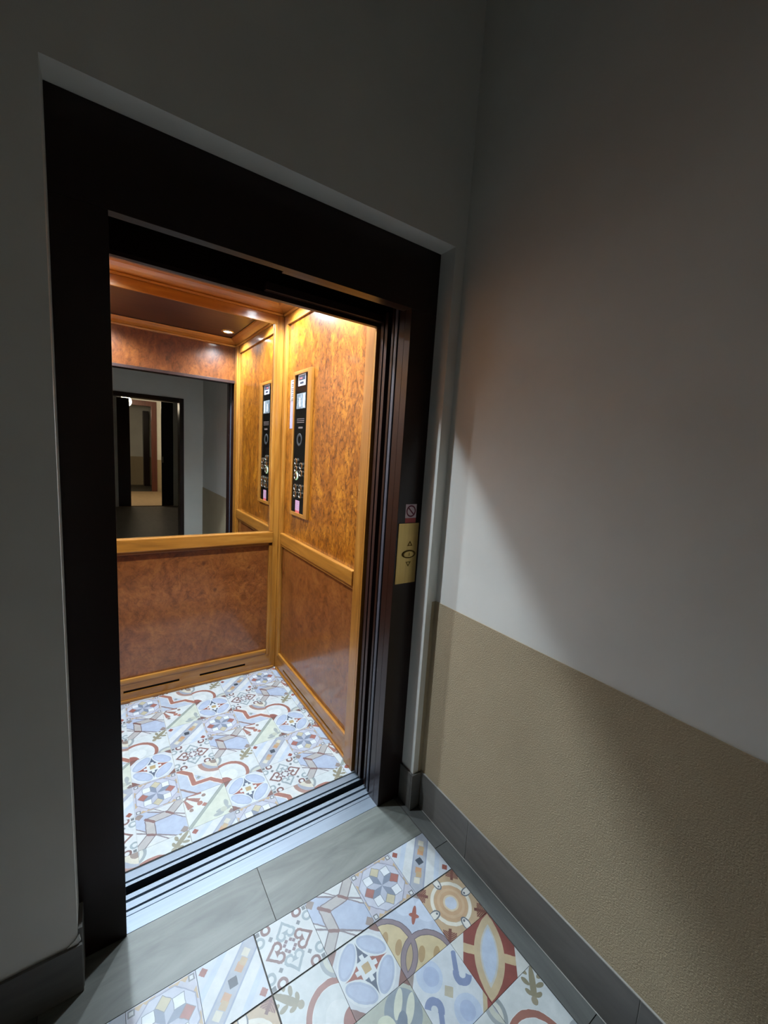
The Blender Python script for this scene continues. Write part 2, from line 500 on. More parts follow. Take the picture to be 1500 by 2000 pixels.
def d_fan(L, x, y):
    s, t = (x - y) * 0.7071, (x + y) * 0.7071
    L.fill(-s, '#cfd3bd')
    L.fill(abs(s) - 0.085, '#7f8c84'); L.fill(abs(s) - 0.055, '#95a094')
    X, Y = x + 1.0, 1.0 - y
    th = op('ARCTAN2', Y, X)
    D = hyp(X, Y)
    ray = abs(op('PINGPONG', th, math.pi / 10)) * 1.0
    L.put(both(lt(ray, 0.16), both(lt(D, 0.88), lt(0.25, D))), '#a26353')
    L.fill(abs(D - 0.22) - 0.05, '#8d6a62')
    L.fill(mn(circ(x, y, -0.30, 0.30, 0.13), dia(x, y, -0.12, 0.12, 0.13)), '#ab6450')
    L.fill(mn(circ(x, y, -0.05, 0.72, 0.10), circ(x, y, -0.72, 0.05, 0.10)), '#8e7064')
    for (cx, cy, rx, ry) in ((0.62, -0.62, 0.36, 0.12), (0.35, -0.80, 0.24, 0.10), (0.80, -0.30, 0.10, 0.24)):
        L.fill(ell(x, y, cx, cy, rx, ry), '#9ba4a2')
    L.fill(circ(x, y, 0.62, -0.62, 0.15), '#b9bca6'); L.fill(dia(x, y, 0.92, -0.92, 0.16), '#7f6a66')

PRINTS = {}
for nm, fn, base in (('hearts', d_hearts, W), ('zigzag', d_zigzag, BL), ('rosette', d_rosette, '#b7b6c2'), ('stripe', d_stripe, '#c7cfd6'),
                     ('petals', d_petals, '#d3d6cf'), ('rings', d_rings, '#b6c2d6'), ('target', d_target, '#c3a277'), ('lens', d_lens, '#d2d3cc'),
                     ('swirl', d_swirl, '#cdd4d8'), ('olive', d_olive, '#aeb4a2'), ('leafarc', leafarc(0), '#cfd6d4'), ('leafarc_turned', leafarc(1), '#cfd6d4'),
                     ('star', d_star, '#d3d6d2'), ('fan', d_fan, '#d5d9d6')):
    PRINTS[nm] = print_mat(nm, fn, base)

# ------------------------------------------------------------------ mesh helpers
def link(o, parent=None):
    COL.objects.link(o)
    if parent is not None:
        o.parent = parent
    return o

def wloc(o):
    v = Vector((0, 0, 0))
    while o is not None:
        v += o.location; o = o.parent
    return v

def mesh_obj(name, bm, mats, parent=None, origin=None, smooth=False):
    """bm in world coordinates; origin = world origin of the new object"""
    base = wloc(parent) if parent is not None else Vector((0, 0, 0))
    org = Vector(origin) if origin is not None else base
    bmesh.ops.translate(bm, verts=bm.verts, vec=-org)
    bmesh.ops.recalc_face_normals(bm, faces=bm.faces)
    me = bpy.data.meshes.new(name)
    bm.to_mesh(me); bm.free()
    if not isinstance(mats, (list, tuple)): mats = [mats]
    for mt in mats: me.materials.append(mt)
    if smooth:
        for p in me.polygons: p.use_smooth = True
    o = bpy.data.objects.new(name, me)
    o.location = org - base
    return link(o, parent)

def empty(name, loc, label=None, cat=None, group=None):
    o = bpy.data.objects.new(name, None)
    o.empty_display_size = 0.05
    o.location = loc
    link(o)
    if label: tag(o, label, cat, group)
    return o

def tag(o, label, cat, group=None):
    o['label'] = label; o['category'] = cat
    if group: o['group'] = group
    return o

def struct(o, label=None):
    o['kind'] = 'structure'
    if label: o['label'] = label
    return o

def bm_box(bm, x0, x1, y0, y1, z0, z1, bev=0.0, mi=0):
    r = bmesh.ops.create_cube(bm, size=1.0)
    vv = r['verts']
    for v in vv:
        v.co.x = x0 + (v.co.x + 0.5) * (x1 - x0)
        v.co.y = y0 + (v.co.y + 0.5) * (y1 - y0)
        v.co.z = z0 + (v.co.z + 0.5) * (z1 - z0)
    fs = {f for v in vv for f in v.link_faces}
    for f in fs: f.material_index = mi
    if bev:
        es = list({e for v in vv for e in v.link_edges})
        bmesh.ops.bevel(bm, geom=es, offset=bev, segments=2, profile=0.7, affect='EDGES')

def box(name, x0, x1, y0, y1, z0, z1, mat, parent=None, bev=0.0, origin=None):
    bm = bmesh.new()
    bm_box(bm, x0, x1, y0, y1, z0, z1, bev)
    return mesh_obj(name, bm, mat, parent, origin)

def bm_prism(bm, pts, axis, a, b, mi=0):
    """extrude a 2D outline along an axis; pts are the other two coordinates in xyz order"""
    def P(p, t):
        q = list(p); q.insert('xyz'.index(axis), t); return q
    v0 = [bm.verts.new(P(p, a)) for p in pts]
    v1 = [bm.verts.new(P(p, b)) for p in pts]
    n = len(pts)
    fs = [bm.faces.new(v0), bm.faces.new(v1[::-1])]
    for i in range(n):
        fs.append(bm.faces.new((v0[i], v1[i], v1[(i + 1) % n], v0[(i + 1) % n])))
    for f in fs: f.material_index = mi

def prism(name, pts, axis, a, b, mat, parent=None, origin=None):
    bm = bmesh.new()
    bm_prism(bm, pts, axis, a, b)
    return mesh_obj(name, bm, mat, parent, origin)

def lathe(bm, prof, c, axis, seg=32, mi=0, cap=True):
    """prof: list of (radius, height) around an axis through c"""
    rings = []
    for (r, h) in prof:
        ring = []
        for k in range(seg):
            t = 2 * math.pi * k / seg
            d = [r * math.cos(t), r * math.sin(t)]
            d.insert('xyz'.index(axis), h)
            ring.append(bm.verts.new((c[0] + d[0], c[1] + d[1], c[2] + d[2])))
        rings.append(ring)
    fs = []
    for i in range(len(rings) - 1):
        for k in range(seg):
            fs.append(bm.faces.new((rings[i][k], rings[i][(k + 1) % seg], rings[i + 1][(k + 1) % seg], rings[i + 1][k])))
    if cap:
        fs.append(bm.faces.new(rings[0])); fs.append(bm.faces.new(rings[-1]))
    for f in fs: f.material_index = mi

# ------------------------------------------------------------------ lobby shell
YW = 1.19          # face of the plaster wall around the lift
YF = 1.267         # face of the dark door frame
YB = 1.34          # back of that wall
XR = 1.112         # face of the right wall
YBACK = -0.66      # face of the wall behind the camera
XL = -2.6  # unseen left wall, moved out to lessen bounced light
HC = 3.9  # unseen ceiling, raised to lessen bounced light
X0, X1, ZT = -0.082, 1.064, 2.249    # niche for the frame

wf = struct(prism('wall_front', [(XL, -0.05), (X0, -0.05), (X0, ZT), (X1, ZT), (X1, -0.05), (XR, -0.05), (XR, HC), (XL, HC)], 'y', YW, YB, MAT['plaster']))
bm = bmesh.new()
bm_prism(bm, [(XR - 0.021, YW - 0.0015), (XR, YW - 0.0015), (XR, YW + 0.01), (XR - 0.021, YW + 0.01)], 'z', 0.165, 0.925)
mesh_obj('plaster_dado', bm, MAT['stucco'], wf)
# broken plaster lump at the foot of the left wall edge
bm = bmesh.new()
bm_prism(bm, [(X0 - 0.024, 0.151), (X0 - 0.002, 0.151), (X0 + 0.006, 0.158), (X0 + 0.003, 0.178), (X0 - 0.006, 0.166)], 'y', YW - 0.004, YW + 0.02)
mesh_obj('plaster_chip', bm, MAT['plaster'], wf)

wr = struct(box('wall_right', XR, XR + 0.40, YBACK, YB, -0.05, HC, MAT['plaster']))
box('plaster_dado', XR - 0.003, XR + 0.02, YBACK, YW, 0.0, 0.925, MAT['stucco'], wr)
wl = struct(box('wall_left', XL - 0.15, XL, YBACK - 0.15, YB, -0.05, HC, MAT['plaster']))
struct(box('ceiling', XL - 0.15, XR + 0.4, YBACK - 0.15, YB, HC, HC + 0.1, MAT['plaster']))
DX0, DX1, DZ = -0.06, 0.885, 2.035   # doorway behind the camera
struct(prism('wall_back', [(XL, -0.05), (DX0, -0.05), (DX0, DZ), (DX1, DZ), (DX1, -0.05), (XR + 0.4, -0.05), (XR + 0.4, HC), (XL, HC)], 'y', YBACK - 0.14, YBACK, MAT['plaster']))

# ---- floor of the lobby with its tiles
fl = struct(box('floor', XL, XR, YBACK - 0.14, YF + 0.006, -0.06, -0.0025, MAT['grout']))
G = 0.0006
def tile(name, x0, x1, y0, y1, mat, parent, g=G, z=0.0, cx=None, cy=None, gx0=None, gx1=None, gy0=None, gy1=None):
    cx = (x0 + x1) / 2 if cx is None else cx
    cy = (y0 + y1) / 2 if cy is None else cy
    a, b = x0 + (gx0 or g), x1 - (gx1 or g)
    c, d = y0 + (gy0 or g), y1 - (gy1 or g)
    return box(name, a, b, c, d, z - 0.010, z, mat, parent, 0.0, (cx, cy, z))

def plank(x0, x1, y0, y1, mat):
    return tile('border_tile', x0, x1, y0, y1, mat, fl, 0.0012)
for x0, x1 in ((-1.37, -0.772), (-0.772, -0.172), (-0.172, 0.428), (0.428, 1.033)):
    plank(x0, x1, 1.072, YF + 0.006, MAT['plank_x'])
for y0, y1 in ((0.994, YW + 0.07), (0.39, 0.994), (-0.21, 0.39), (YBACK, -0.21)):
    plank(1.035, XR - 0.002, y0, y1, MAT['plank_y'])
GX = [1.033 - 0.169 * k for k in range(12)]              # column edges from the right border
COLS = [(0.018, 0.188), (0.188, 0.356), (0.356, 0.525), (0.525, 0.696), (0.696, 0.866), (0.866, 1.034)]
ROWS = [(1.072 - 0.1705 * (k + 1), 1.072 - 0.1705 * k) for k in range(10)]
PLAN = [['rosette', 'stripe', 'hearts', 'zigzag', 'rosette', 'stripe'],
        ['petals', 'target', 'leafarc', 'petals', 'rings', 'target'],
        ['fan', 'star', 'fan', 'olive', 'swirl', 'lens'],
        ['zigzag', 'rosette', 'petals', 'star', 'leafarc', 'leafarc_turned'],
        ['stripe', 'hearts', 'zigzag', 'rosette', 'fan', 'petals'],
        ['lens', 'rings', 'target', 'swirl', 'olive', 'hearts'],
        ['hearts', 'zigzag', 'rosette', 'stripe', 'petals', 'rings'],
        ['leafarc', 'petals', 'olive', 'lens', 'swirl', 'target'],
        ['rosette', 'stripe', 'hearts', 'zigzag', 'fan', 'star'],
        ['target', 'fan', 'star', 'rings', 'rosette', 'stripe']]
allc = [(0.018 - 0.1695 * (5 - k), 0.018 - 0.1695 * (4 - k)) for k in range(5)] + COLS
for r, (y0, y1) in enumerate(ROWS):
    for c, (x0, x1) in enumerate(allc):
        nm = PLAN[r][(c - 5) % 6]
        wide = 0.0022
        dk = {}
        if c in (7, 3): dk['gx0'] = wide
        if c in (6, 2): dk['gx1'] = wide
        if r % 4 == 1: dk['gy1'] = wide
        if r % 4 == 0: dk['gy0'] = wide if r % 4 == 0 else None
        tile('patterned_tile', x0, x1, y0, y1, PRINTS[nm], fl, G, 0.0, **dk)
for k in range(3):
    for j in range(4):
        y0 = 1.072 - 0.6 * (j + 1)
        tile('border_tile', XL + 0.19 * k + 0.0, XL + 0.19 * (k + 1) - 0.0 if k < 2 else allc[0][0], max(y0, YBACK), y0 + 0.6, MAT['plank_y'], fl, 0.0012) if y0 + 0.6 > YBACK else None

# ---- skirting
BH, BT = 0.164, 0.010
br = struct(box('baseboard_right', XR - 0.0085, XR + 0.001, YBACK, YW - BT, 0.0, BH + 0.0012, MAT['grout_light']))
for y0, y1 in ((0.902, YW - BT), (0.300, 0.902), (-0.30, 0.300), (YBACK, -0.30)):
    box('skirting_tile', XR - BT, XR - 0.002, y0 + 0.0012, y1 - 0.0012, 0.0015, BH, MAT['base_y'], br, 0.0012)
box('grout_line', XR - BT - 0.002, XR - BT + 0.001, YBACK, YW - BT, -0.002, 0.0008, MAT['grout_light'], br)
bf = struct(box('baseboard_front', XL, X0 - 0.001, YW - 0.005, YW + 0.001, 0.0, 0.148, MAT['grout_light']))
for x0, x1 in ((-0.60, X0 + BT), (-1.2, -0.60), (XL, -1.2)):
    box('skirting_tile', x0 + 0.0012, x1 - 0.0012, YW - BT, YW - 0.002, 0.0015, 0.150, MAT['base_x'], bf, 0.0012)
box('skirting_tile', X0 + 0.0005, X0 + BT, YW + 0.001, YF - 0.001, 0.0015, 0.192, MAT['base_y'], bf, 0.0012)
box('skirting_tile', X1 - BT, XR - BT - 0.001, YW - BT, YW - 0.0005, 0.0015, BH, MAT['base_x'], bf, 0.0012)
box('skirting_tile', X1 - BT, X1 - 0.0005, YW + 0.0006, YF - 0.001, 0.0015, BH, MAT['base_y'], bf, 0.0012)

# ---- lift shaft behind the front wall
bm = bmesh.new()
bm_box(bm, -0.55, 1.48, YB, 2.95, -0.7, 2.95)
for f in [f for f in bm.faces if f.calc_center_median().y < YB + 0.01]: bm.faces.remove(f)
struct(mesh_obj('wall_shaft', bm, MAT['shaft']))

# ------------------------------------------------------------------ landing door frame
OX0, OX1, OZ = 0.030, 0.946, 2.032
df = empty('lift_door_frame', (0.5 * (X0 + X1), YF, 0), 'dark brown enamelled lift door surround with wide lintel', 'door frame')
def jamb(a, b, inner):
    box('jamb', a, b, YF, 1.3035, 0.0, OZ - 0.0005, MAT['frame'], df, 0.0012)
    if inner > 0: box('jamb_return', a, b, 1.3045, YB, 0.0, OZ + 0.05, MAT['frame'], df, 0.001)
    else: box('jamb_return', a, b, 1.3045, YB, 0.0, OZ + 0.05, MAT['frame'], df, 0.001)
jamb(X0 + 0.0005, OX0, -1)
jamb(OX1, X1 - 0.0005, 1)
box('lintel', X0 + 0.0005, X1 - 0.0005, YF, 1.300, OZ, ZT - 0.0005, MAT['frame'], df, 0.0012)
box('lintel_lip', 0.475, OX1 - 0.001, 1.3005, 1.318, OZ + 0.001, OZ + 0.03, MAT['doorpanel'], df, 0.001)
box('lintel_back', X0 + 0.0005, X1 - 0.0005, 1.3005, 1.34, OZ + 0.09, ZT - 0.0005, MAT['shaft'], df)
# landing sill: an extruded aluminium profile with two door grooves
prof = [(1.2735, -0.03), (1.2735, 0.0), (1.3255, 0.0), (1.3265, -0.002), (1.3285, -0.002), (1.3295, 0.0), (1.3425, 0.0), (1.3425, -0.014), (1.3505, -0.014),
        (1.3505, 0.0), (1.3745, 0.0), (1.3745, -0.014), (1.3845, -0.014), (1.3845, 0.0), (1.401, 0.0), (1.401, -0.03)]
sl = prism('landing_sill', prof, 'x', OX0 - 0.06, OX1 + 0.10, MAT['alu'], None, (0.488, 1.337, -0.03))
# the frame stands beside the sill in front
tag(sl, 'brushed aluminium landing sill with door grooves in front of the black gap', 'door sill')
# retracted landing door leaves, only their edges show in the slot
for k, (y0, y1, x0, mt, lab) in enumerate(((1.356, 1.373, 0.950, 'slate_edge', 'slate edged sliding landing door leaf, nearer of two in the jamb slot'),
                                           (1.384, 1.399, 0.953, 'frame', 'dark red brown sliding landing door leaf, farther of two in the jamb slot'))):
    o = box('sliding_door_leaf', x0, x0 + 0.44, y0, y1, 0.006, OZ + 0.04, MAT[mt], None, 0.002, (x0 + 0.22, (y0 + y1) / 2, 0.006))
    tag(o, lab, 'lift door', 'landing door leaves')
ht = box('door_track', -0.40, 1.40, 1.36, 1.40, OZ + 0.06, OZ + 0.16, MAT['shaft'], None, 0, (0.5, 1.38, OZ + 0.06))
tag(ht, 'black door hanger track above the lift opening', 'door track')

# ------------------------------------------------------------------ lift car
CX0, CX1, CY0, CY1 = -0.137, 0.973, 1.491, 2.600
car = empty('lift_car', (0.418, 2.05, 0), 'open lift car panelled in honey wood and burl veneer', 'lift')
cf = box('car_floor', CX0, CX1, CY0, CY1, -0.05, -0.0025, MAT['grout_light'], car)
# patterned tiles in the car
ccols = [(-0.092, 0.078), (0.078, 0.250), (0.250, 0.420), (0.420, 0.589), (0.589, 0.757), (0.757, 0.924), (0.924, 1.094)]
even = ['zigzag', 'rosette', 'petals', 'leafarc_turned']
odd = ['fan', 'star', 'hearts', 'stripe']
start = {0: ('o', 2), 1: ('e', 0), 2: ('o', 0), 3: ('e', 2), 4: ('o', 2), 5: ('e', 0), 6: ('o', 0)}
for c, (x0, x1) in enumerate(ccols):
    fam, sh = start[c]
    for k in range(-1, 7):
        yc = 1.638 + 0.170 * k
        y0, y1 = max(yc - 0.085, CY0 + 0.0005), min(yc + 0.085, CY1)
        if y1 - y0 < 0.01: continue
        seq = even if fam == 'e' else odd
        nm = seq[(k + sh) % 4]
        xa, xb = max(x0, CX0), min(x1, CX1)
        gx = {}
        if c in (0, 2, 4, 6): gx['gx0'] = 0.0014
        if c in (1, 3, 5): gx['gx1'] = 0.0014
        tile('car_floor_tile', xa, xb, y0, y1, PRINTS[nm], cf, 0.0004, 0.0, (x0 + x1) / 2, yc, **gx)
tile('car_floor_tile', CX0, -0.092, CY0, CY1, PRINTS['hearts'], cf)
prof = [(1.433, -0.03), (1.433, 0.0), (1.4445, 0.0), (1.4445, -0.014), (1.4525, -0.014), (1.4525, 0.0), (1.4825, 0.0), (1.4825, -0.006), (1.4905, -0.006), (1.4905, -0.03)]
prism('car_sill', prof, 'x', CX0 - 0.1, CX1 + 0.1, MAT['alu'], car)

# walls: burl sheets
box('burl_panel', CX1, CX1 + 0.02, 1.51, CY1, 0.92, CEIL_Z, MAT['burl'], car)
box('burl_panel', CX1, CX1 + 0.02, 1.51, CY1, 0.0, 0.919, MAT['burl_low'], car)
box('burl_panel', CX0 - 0.02, CX0, 1.51, CY1, 0.92, CEIL_Z, MAT['burl'], car)
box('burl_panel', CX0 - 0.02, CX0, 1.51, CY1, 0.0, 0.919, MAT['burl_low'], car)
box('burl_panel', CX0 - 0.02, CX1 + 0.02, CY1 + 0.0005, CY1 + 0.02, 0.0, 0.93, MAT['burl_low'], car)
box('back_board', CX0 - 0.02, CX1 + 0.02, CY1 + 0.0005, CY1 + 0.02, 0.9305, CEIL_Z, MAT['shaft'], car)
HZ = 2.022
box('burl_panel', CX0, CX1, 1.496, 1.506, HZ + 0.012, CEIL_Z, MAT['burl_shaded'], car)
box('header_plate', CX0 - 0.02, CX1 + 0.02, 1.488, 1.4955, HZ + 0.002, CEIL_Z, MAT['frame'], car)
box('header_edge', CX0, CX1, 1.4885, 1.510, HZ - 0.010, HZ + 0.0115, MAT['doorpanel'], car, 0.001)
box('header_lip', 0.475, 0.954, 1.462, 1.488, HZ + 0.004, HZ + 0.03, MAT['doorpanel'], car, 0.001)
# left return panel beside the opening
box('burl_panel', CX0, 0.018, 1.496, 1.508, 0.0, HZ - 0.0105, MAT['burl'], car)
box('return_plate', CX0 - 0.02, 0.018, 1.488, 1.4955, 0.0, HZ + 0.001, MAT['frame'], car)

# moulding pieces of the wall frames
def moulding(name, x0, x1, y0, y1, z0, z1, ax, bev=0.004):
    return box(name, x0, x1, y0, y1, z0, z1, MAT['honey_' + ax], car, bev)
T = 0.014
for sgn, xw in ((1, CX1), (-1, CX0)):
    def sx(a, b): return (xw - b, xw - a) if sgn > 0 else (xw + a, xw + b)
    x0, x1 = sx(0, T); moulding('stile', x0, x1, 2.545, CY1, 0.0, 2.30, 'z', 0.003)
    x0, x1 = sx(0, T + 0.006); moulding('bead', x0, x1, 2.530, 2.545, 0.10, 2.245, 'z', 0.005)
    x0, x1 = sx(0, 0.027); moulding('stile', x0, x1, 1.511, 1.575, 0.0, 2.30, 'z', 0.003); moulding('stile', x0, x1, 1.4965, 1.5105, 0.0, HZ - 0.0115, 'z', 0.002) if sgn > 0 else None
    x0, x1 = sx(0, 0.012); moulding('bead', x0, x1, 1.575, 1.592, 0.10, 2.30, 'z', 0.004)
    x0, x1 = sx(0, 0.025); moulding('rail', x0, x1, 1.592, 2.530, 0.885, 0.957, 'y', 0.006)
    x0, x1 = sx(0, 0.016); moulding('bead', x0, x1, 1.592, 2.530, 0.868, 0.885, 'y', 0.005)
    x0, x1 = sx(0, 0.016); moulding('bead', x0, x1, 1.592, 2.530, 0.100, 0.126, 'y', 0.007)
    # skirting board with a long air slot
    x0, x1 = sx(0, T)
    moulding('skirting_board', x0, x1, 1.575, 2.545, 0.014, 0.042, 'y', 0.001)
    moulding('skirting_board', x0, x1, 1.575, 2.545, 0.056, 0.100, 'y', 0.001)
    moulding('skirting_board', x0, x1, 1.575, 1.72, 0.042, 0.056, 'y', 0.0)
    moulding('skirting_board', x0, x1, 2.43, 2.545, 0.042, 0.056, 'y', 0.0)
    xs = sx(0, 0.003); box('air_slot', xs[0], xs[1], 1.72, 2.43, 0.042, 0.056, MAT['black'], car)
    x0, x1 = sx(0, T + 0.008); moulding('bead', x0, x1, 1.575, 2.56, 0.0005, 0.014, 'y', 0.004)
    # cornice: flat board, then bead and cove up to the ceiling
    x0, x1 = sx(0, 0.012); moulding('cornice_board', x0, x1, 1.508, 2.588, 2.246, 2.300, 'y', 0.003)
    pf = [(0, 2.30), (0.020, 2.30), (0.024, 2.309), (0.020, 2.316), (0.034, 2.322), (0.052, 2.330), (0.072, 2.342), (0.078, 2.35), (0, 2.35)]
    pts = [(xw - sgn * d, z) for d, z in pf]
    prism('cornice', pts, 'y', 1.508, 2.60, MAT['honey_y'], car)
# back wall
BX0, BX1 = CX0 + T + 0.001, CX1 - T - 0.001
MXR = 0.912
moulding('stile', 0.918, BX1, CY1 - T, CY1, 0.0, 2.30, 'z', 0.003)
moulding('bead', 0.897, 0.918, CY1 - T - 0.006, CY1, 0.958, 2.246, 'z', 0.005)
moulding('bead', 0.897, 0.918, CY1 - T - 0.004, CY1, 0.10, 0.868, 'z', 0.005)
moulding('stile', BX0, -0.082, CY1 - T, CY1, 0.0, 2.30, 'z', 0.003)
moulding('bead', -0.082, -0.061, CY1 - T - 0.006, CY1, 0.10, 2.246, 'z', 0.005)
moulding('rail', -0.061, 0.918, CY1 - 0.032, CY1, 0.885, 0.957, 'x', 0.006)
moulding('bead', -0.061, 0.897, CY1 - 0.016, CY1, 0.866, 0.885, 'x', 0.005)
moulding('bead', -0.061, 0.897, CY1 - 0.018, CY1, 0.112, 0.142, 'x', 0.008)
moulding('skirting_board', -0.082, 0.918, CY1 - T, CY1, 0.016, 0.058, 'x', 0.001)
moulding('skirting_board', -0.082, 0.918, CY1 - T, CY1, 0.073, 0.112, 'x', 0.001)
for a, b in ((-0.082, 0.075), (0.363, 0.478), (0.757, 0.918)):
    moulding('skirting_board', a, b, CY1 - T, CY1, 0.058, 0.073, 'x', 0.0)
for a, b in ((0.075, 0.363), (0.478, 0.757)):
    box('air_slot', a, b, CY1 - 0.003, CY1, 0.058, 0.073, MAT['black'], car)
moulding('bead', -0.11, 0.945, CY1 - T - 0.008, CY1, 0.0005, 0.016, 'x', 0.004)
moulding('cornice_board', BX0, BX1, CY1 - 0.012, CY1, 2.246, 2.300, 'x', 0.003)
pf = [(0, 2.30), (0.020, 2.30), (0.024, 2.309), (0.020, 2.316), (0.034, 2.322), (0.052, 2.330), (0.072, 2.342), (0.078, 2.35), (0, 2.35)]
prism('cornice', [(CY1 - d, z) for d, z in pf], 'x', CX0 + 0.001, CX1 - 0.001, MAT['honey_x'], car)
# cornice over the door, seen in the mirror
prism('cornice', [(1.506 + d, z) for d, z in pf], 'x', CX0 + 0.001, CX1 - 0.001, MAT['honey_x'], car)

# ceiling with honey border, its shade put into the colour, and dark lacquered field
box('ceiling_panel', CX0 - 0.02, CX1 + 0.02, 1.488, CY1 + 0.02, CEIL_Z + 0.004, CEIL_Z + 0.02, MAT['ceil_wood'], car)
box('ceiling_border', CX0, CX1, 2.44, CY1, CEIL_Z, CEIL_Z + 0.004, MAT['honey_shaded_x'], car, 0.001)

# lamps in the car ceiling
lamp_where = ['small round white ceiling spot in the lift, front right above the door',
              'small round white ceiling spot in the lift, front left above the door',
              'small round white ceiling spot in the lift, rear right by the mirror',
              'small round white ceiling spot in the lift, rear left by the mirror']
for k, (lx, ly) in enumerate(LAMP_XY):
    e = empty('ceiling_spot', (lx, ly, CEIL_Z), lamp_where[k], 'lamp', 'spots in the lift ceiling')
    bm = bmesh.new()
    lathe(bm, [(0.033, 0.004), (0.033, -0.004), (0.046, -0.004), (0.048, 0.0), (0.048, 0.004)], (lx, ly, CEIL_Z), 'z', 28, 0, False)
    mesh_obj('trim_ring', bm, MAT['steel'], e, None, True)
    bm = bmesh.new()
    lathe(bm, [(0.033, 0.0035), (0.033, 0.001)], (lx, ly, CEIL_Z), 'z', 28)
    mesh_obj('lamp_glass', bm, MAT['white_glass'], e)
    ld = bpy.data.lights.new('spot_light', 'SPOT')
    ld.shadow_soft_size = 0.028; ld.energy = SPOT_POWER; ld.color = SPOT_COLOR; ld.spot_size = SPOT_CONE; ld.spot_blend = 0.8
    lo = bpy.data.objects.new('spot_light', ld)
    lo.location = (0, 0, -0.010)
    link(lo, e)

# mirror
mo = box('wall_mirror', -0.0605, 0.8965, CY1 - 0.006, CY1, 0.958, 2.2455, MAT['mirror'], None, 0.0, (0.418, CY1, 0.958))
tag(mo, 'large wall mirror above the wooden rail on the back wall of the lift', 'mirror')

# car door leaves retracted at the right
for (y0, y1, x0, lab) in ((1.436, 1.455, 0.958, 'dark brown car door leaf edge beside the wooden post, nearer of two'),
                          (1.463, 1.484, 0.957, 'dark brown car door leaf edge beside the wooden post, farther of two')):
    o = box('sliding_door_leaf', x0, x0 + 0.42, y0, y1, 0.006, OZ + 0.03, MAT['doorpanel'], None, 0.002, (x0 + 0.2, (y0 + y1) / 2, 0.006))
    tag(o, lab, 'lift door', 'car door leaves')

# ------------------------------------------------------------------ control panel on the right wall
cp = empty('control_panel', (CX1, 2.295, 1.11), 'tall black lift control panel with round steel buttons in wooden frame', 'control panel')
PX = CX1 - 0.010
def cbox(name, y0, y1, z0, z1, x0, x1, mat, bev=0.0, parent=cp): return box(name, x0, x1, y0, y1, z0, z1, mat, parent, bev)
cbox('frame_strip', 2.150, 2.200, 1.103, 1.948, CX1 - 0.016, CX1, MAT['honey_z'], 0.003)
cbox('frame_strip', 2.388, 2.402, 1.103, 1.948, CX1 - 0.016, CX1, MAT['honey_z'], 0.003)
cbox('frame_strip', 2.200, 2.388, 1.928, 1.948, CX1 - 0.016, CX1, MAT['honey_y'], 0.003)
cbox('frame_strip', 2.200, 2.388, 1.103, 1.124, CX1 - 0.016, CX1, MAT['honey_y'], 0.003)
cbox('face_plate', 2.200, 2.388, 1.124, 1.928, PX, CX1, MAT['black_glass'])
st = cbox('maker_label', 2.238, 2.342, 1.862, 1.926, PX - 0.0006, PX, MAT['paper'])
cbox('label_band', 2.243, 2.336, 1.893, 1.920, PX - 0.0010, PX - 0.0006, MAT['navy'], 0, st)
cbox('label_mark', 2.265, 2.318, 1.872, 1.884, PX - 0.0010, PX - 0.0006, MAT['navy'], 0, st)
cbox('label_mark', 2.285, 2.318, 1.900, 1.908, PX - 0.0014, PX - 0.0010, MAT['red'], 0, st)
ds = cbox('display', 2.230, 2.356, 1.733, 1.820, PX - 0.0012, PX, MAT['screen'], 0.0004)
cbox('painted_screen_glint', 2.240, 2.262, 1.738, 1.815, PX - 0.0016, PX - 0.0012, MAT['paper'], 0, ds)  # pale strips painted on the display in place of reflections
cbox('painted_screen_glint', 2.300, 2.318, 1.745, 1.795, PX - 0.0016, PX - 0.0012, MAT['paper'], 0, ds)
for z in (1.655, 1.665, 1.675):
    cbox('engraved_line', 2.240, 2.345, z - 0.002, z + 0.002, PX - 0.0004, PX, MAT['ink'])
cbox('engraved_line', 2.257, 2.320, 1.620, 1.630, PX - 0.0004, PX, MAT['ink'])
bm = bmesh.new()
lathe(bm, [(0.022, 0.0), (0.030, -0.002), (0.036, -0.002), (0.038, 0.0)], (PX, 2.300, 1.555), 'x', 24, 0, False)
mesh_obj('speaker_ring', bm, MAT['black'], cp, None, True)
def button(y, z, ring):
    bm = bmesh.new()
    lathe(bm, [(0.0205, 0.0), (0.0205, -0.007), (0.0160, -0.009), (0.0145, -0.006)], (PX, y, z), 'x', 24, 0, False)
    lathe(bm, [(0.0145, -0.003), (0.0145, -0.006), (0.011, -0.007)], (PX, y, z), 'x', 24, 1)
    bm_box(bm, PX - 0.0078, PX - 0.0068, y - 0.0025, y + 0.0025, z - 0.005, z + 0.005, 0, 0)
    return mesh_obj('button', bm, [ring, MAT['black_glass']], cp, (PX, y, z), False)
for i, (y, z) in enumerate([(2.327, 1.427), (2.250, 1.405), (2.326, 1.384), (2.249, 1.362), (2.326, 1.342), (2.327, 1.275), (2.250, 1.277), (2.326, 1.234), (2.251, 1.236)]):
    b_ = button(y, z, MAT['steel'])
    if i == 4:
        bm = bmesh.new()
        lathe(bm, [(0.0210, -0.001), (0.0235, -0.004), (0.0245, 0.0)], (PX, y, z), 'x', 24, 0, False)
        g_ = mesh_obj('lit_ring', bm, MAT['green_lit'], b_)
        b_['label'] = 'button with green lit ring'
pk = cbox('pink_label', 2.266, 2.328, 1.138, 1.198, PX - 0.0006, PX, MAT['paper_pink'])
cbox('red_strip', 2.266, 2.326, 1.122, 1.1375, PX - 0.0006, PX, MAT['red'], 0, pk)
for z in (1.188, 1.176, 1.164, 1.152):
    cbox('print_line', 2.275, 2.318, z - 0.002, z + 0.002, PX - 0.0009, PX - 0.0006, MAT['paper_lav'], 0, pk)

